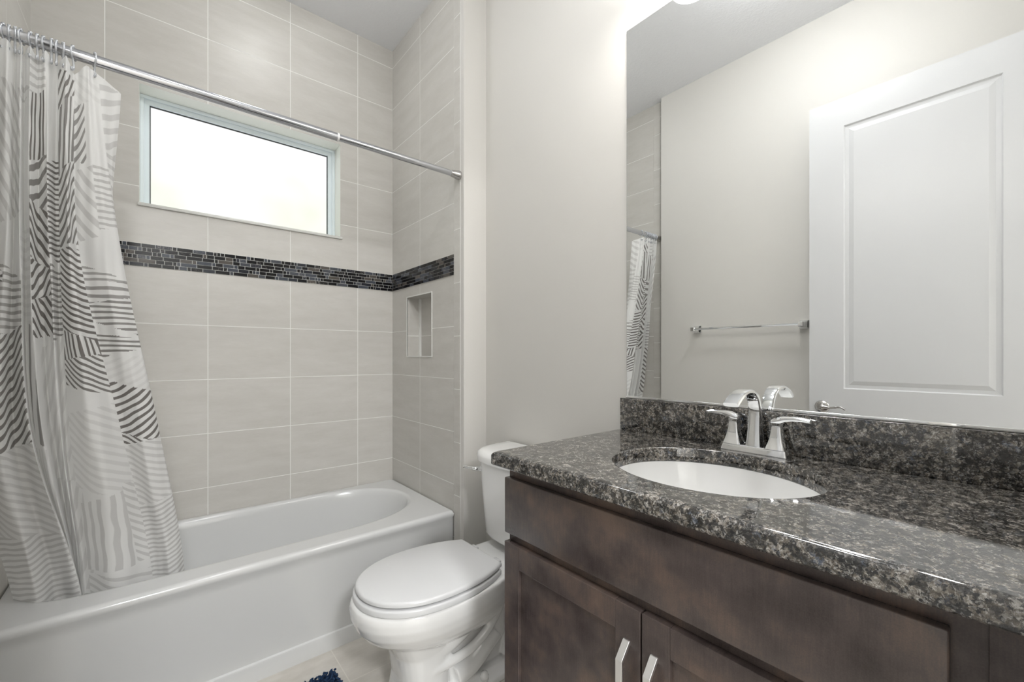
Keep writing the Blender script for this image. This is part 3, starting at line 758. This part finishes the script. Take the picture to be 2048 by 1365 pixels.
# opal domes added on the ceiling, out of view, as general fill light
def add_fill_dome(x, y, k, strength, lab):
    opal = M('opal_fill_dome', (.9, .9, .88), .3); g = G(opal); g.b.inputs['Emission Color'].default_value = (.985, .995, 1, 1); g.b.inputs['Emission Strength'].default_value = strength
    bm = bmesh.new(); disc_rev(bm, (x, y, CE-.012), (0, 0, -1), [(h*k, r_*k) for h, r_ in ((0, .165), (.03, .162), (.06, .145), (.085, .115), (.10, .07), (.107, .02))], 40)
    dome = finish('ceiling_fill_dome', bm, opal, smooth=True, angle=60); tag(dome, lab, 'fill light')
    bm = bmesh.new(); disc_rev(bm, (x, y, CE), (0, 0, -1), [(0, .18*k), (.012, .18*k)], 40); finish('base_ring', bm, nickel, dome, smooth=True, angle=40)
add_fill_dome(.42, .68, 1.0, 19.0, 'added opal dome fill light over the middle of the bathroom, out of view')
add_fill_dome(.45, 1.93, .72, 8.5, 'smaller added opal dome fill light above the bathtub, out of view')
for nm, x, y, rad, lab in (('hall_fill_disc', -.2, -2.3, .30, 'added round fill light on the hall ceiling, out of view'),):  # glowing disc added with the hall fill lamp, behind the camera
    bm = bmesh.new(); disc_rev(bm, (x, y, CE), (0, 0, -1), [(0, rad+.02), (.010, rad+.02), (.012, rad)], 40)
    tag(finish(nm, bm, shade_m if nm != 'x' else None, smooth=True, angle=40), lab, 'fill light')

# ------------------------------------------------------------------ towel bar on the west wall (seen in the mirror)
tb = empty('towel_bar', (XWW, 1.12, 1.356), 'chrome towel bar on the far beige wall, seen in the mirror', 'towel bar')
bm = bmesh.new(); disc_rev(bm, (XWW+.062, .800, 1.356), (0, 1, 0), [(0, .0075), (.64, .0075)], 8); finish('bar', bm, chrome, tb, smooth=True, angle=30)
for yy in (.808, 1.432):
    bm = bmesh.new()
    def sq(x, h): return [(x, yy-h, 1.356-h), (x, yy+h, 1.356-h), (x, yy+h, 1.356+h), (x, yy-h, 1.356+h)]
    loft(bm, [sq(XWW+.0005, .025), sq(XWW+.007, .025), sq(XWW+.020, .016), sq(XWW+.045, .011), sq(XWW+.050, .013), sq(XWW+.074, .013), sq(XWW+.076, .011)])
    finish('post', bm, chrome, tb)

# ------------------------------------------------------------------ the open door (seen in the mirror)
DF, DY0, DY1, DT = -.190, SY+.004, .7465, 2.487
door = empty('door_1', (DF, DY0, 0), None, None); door['kind'] = 'structure'
bm = bmesh.new()
panels = [(.066, .598, 1.012, 2.345), (.066, .598, .20, .80)]
ys = sorted({DY0, DY1, .066, .598}); zs_ = [.012, .20, .80, 1.012, 2.345, DT]
for sx_ in (DF, DF-.035):
    d_ = -1 if sx_ == DF else 1
    for i in range(3):
        for j in range(5):
            y0, y1, z0, z1 = ys[i], ys[i+1], zs_[j], zs_[j+1]
            if i == 1 and j in (1, 3):
                steps = [(0, 0), (.006, .006), (.016, .0065), (.030, .002), (.034, .0015)]
                steps = [(0, 0), (.005, .007), (.014, .008), (.020, .0085), (.040, .0025), (.042, .0025)]
                prev = None
                for ins, dep in steps:
                    cur = [bm.verts.new(v) for v in ((sx_+d_*dep, y0+ins, z0+ins), (sx_+d_*dep, y1-ins, z0+ins), (sx_+d_*dep, y1-ins, z1-ins), (sx_+d_*dep, y0+ins, z1-ins))]
                    if prev:
                        for k in range(4): bm.faces.new((prev[k], prev[(k+1) % 4], cur[(k+1) % 4], cur[k]))
                    prev = cur
                bm.faces.new(prev)
            else:
                bm.faces.new([bm.verts.new(v) for v in ((sx_, y0, z0), (sx_, y1, z0), (sx_, y1, z1), (sx_, y0, z1))])
a, b = DF, DF-.035
for q in (((a, DY0, .012), (b, DY0, .012), (b, DY0, DT), (a, DY0, DT)), ((a, DY1, .012), (b, DY1, .012), (b, DY1, DT), (a, DY1, DT)), ((a, DY0, .012), (a, DY1, .012), (b, DY1, .012), (b, DY0, .012)), ((a, DY0, DT), (a, DY1, DT), (b, DY1, DT), (b, DY0, DT))):
    bm.faces.new([bm.verts.new(v) for v in q])
finish('door_leaf', bm, door_paint, door)
for sd in (1, -1):
    x0 = DF if sd > 0 else DF-.035
    ky, kz = .689, .914
    bm = bmesh.new(); disc_rev(bm, (x0, ky, kz), (sd, 0, 0), [(0, .033), (.003, .033), (.007, .029), (.010, .016), (.028, .012), (.046, .012), (.050, .010)], 36)
    P = [(x0+sd*.040, ky, kz), (x0+sd*.042, ky-.016, kz+.003), (x0+sd*.042, ky-.038, kz+.0005), (x0+sd*.042, ky-.064, kz+.004), (x0+sd*.043, ky-.088, kz+.006), (x0+sd*.044, ky-.108, kz-.005)]
    tube(bm, spline(P, 6), [.0105]*6+[.0085]*6+[.0065]*8+[.005]*11, 12)
    finish('door_handle', bm, nickel, door, smooth=True, angle=45)
bxo('latch_plate', (DF-.028, DF-.007, DY1-.0005, DY1+.001, .886, .942), nickel, door)

# ------------------------------------------------------------------ chenille bath mat
rx0, rx1, ry0, ry1 = -.22, .511, 1.16, 1.647
rug = empty('bath_mat', ((rx0+rx1)/2, (ry0+ry1)/2, 0), 'navy blue chenille bath mat on the tiled floor beside the bathtub', 'bath mat')
navy = M('navy_chenille', (.012, .032, .085), .9, spec=.2); g = G(navy)
g.l(g.ramp(g.noise(g.pos(), 90, 3), [(.35, (.006, .016, .045)), (.65, (.028, .060, .125))]), g.b.inputs['Base Color']); g.bump(g.noise(g.pos(), 900, 2), .8, .001)
bxo('backing', (rx0+.004, rx1-.004, ry0+.004, ry1-.004, .0005, .007), navy, rug, bev=.002)
tv = []; tf = []
ico = bmesh.new(); bmesh.ops.create_icosphere(ico, subdivisions=1, radius=1); iv = [v.co.copy() for v in ico.verts]; jf = [[v.index for v in f.verts] for f in ico.faces]; ico.free()
sp = .0125
for i in range(int((rx1-rx0)/sp)+1):
    for j in range(int((ry1-ry0)/sp)+1):
        for q in range(2):
            x = rx0+i*sp+random.uniform(-.004, .004); y = ry0+j*sp+random.uniform(-.004, .004)
            rot = Matrix.Rotation(random.uniform(0, 6.3), 4, 'Z') @ Matrix.Rotation(random.uniform(.5, 1.2), 4, 'X')
            c = Vector((x, y, .015+random.uniform(0, .009))); n0 = len(tv)
            for v in iv: tv.append(c + rot @ Vector((v.x*.0042, v.y*.0042, v.z*.0088)))
            for f in jf: tf.append([n0+k for k in f])
me = bpy.data.meshes.new('pile'); me.from_pydata(tv, [], tf); me.polygons.foreach_set('use_smooth', [True]*len(tf)); me.materials.append(navy)
po = link(bpy.data.objects.new('pile', me)); po.parent = rug; po.location = -rug.location; po['kind'] = 'stuff'
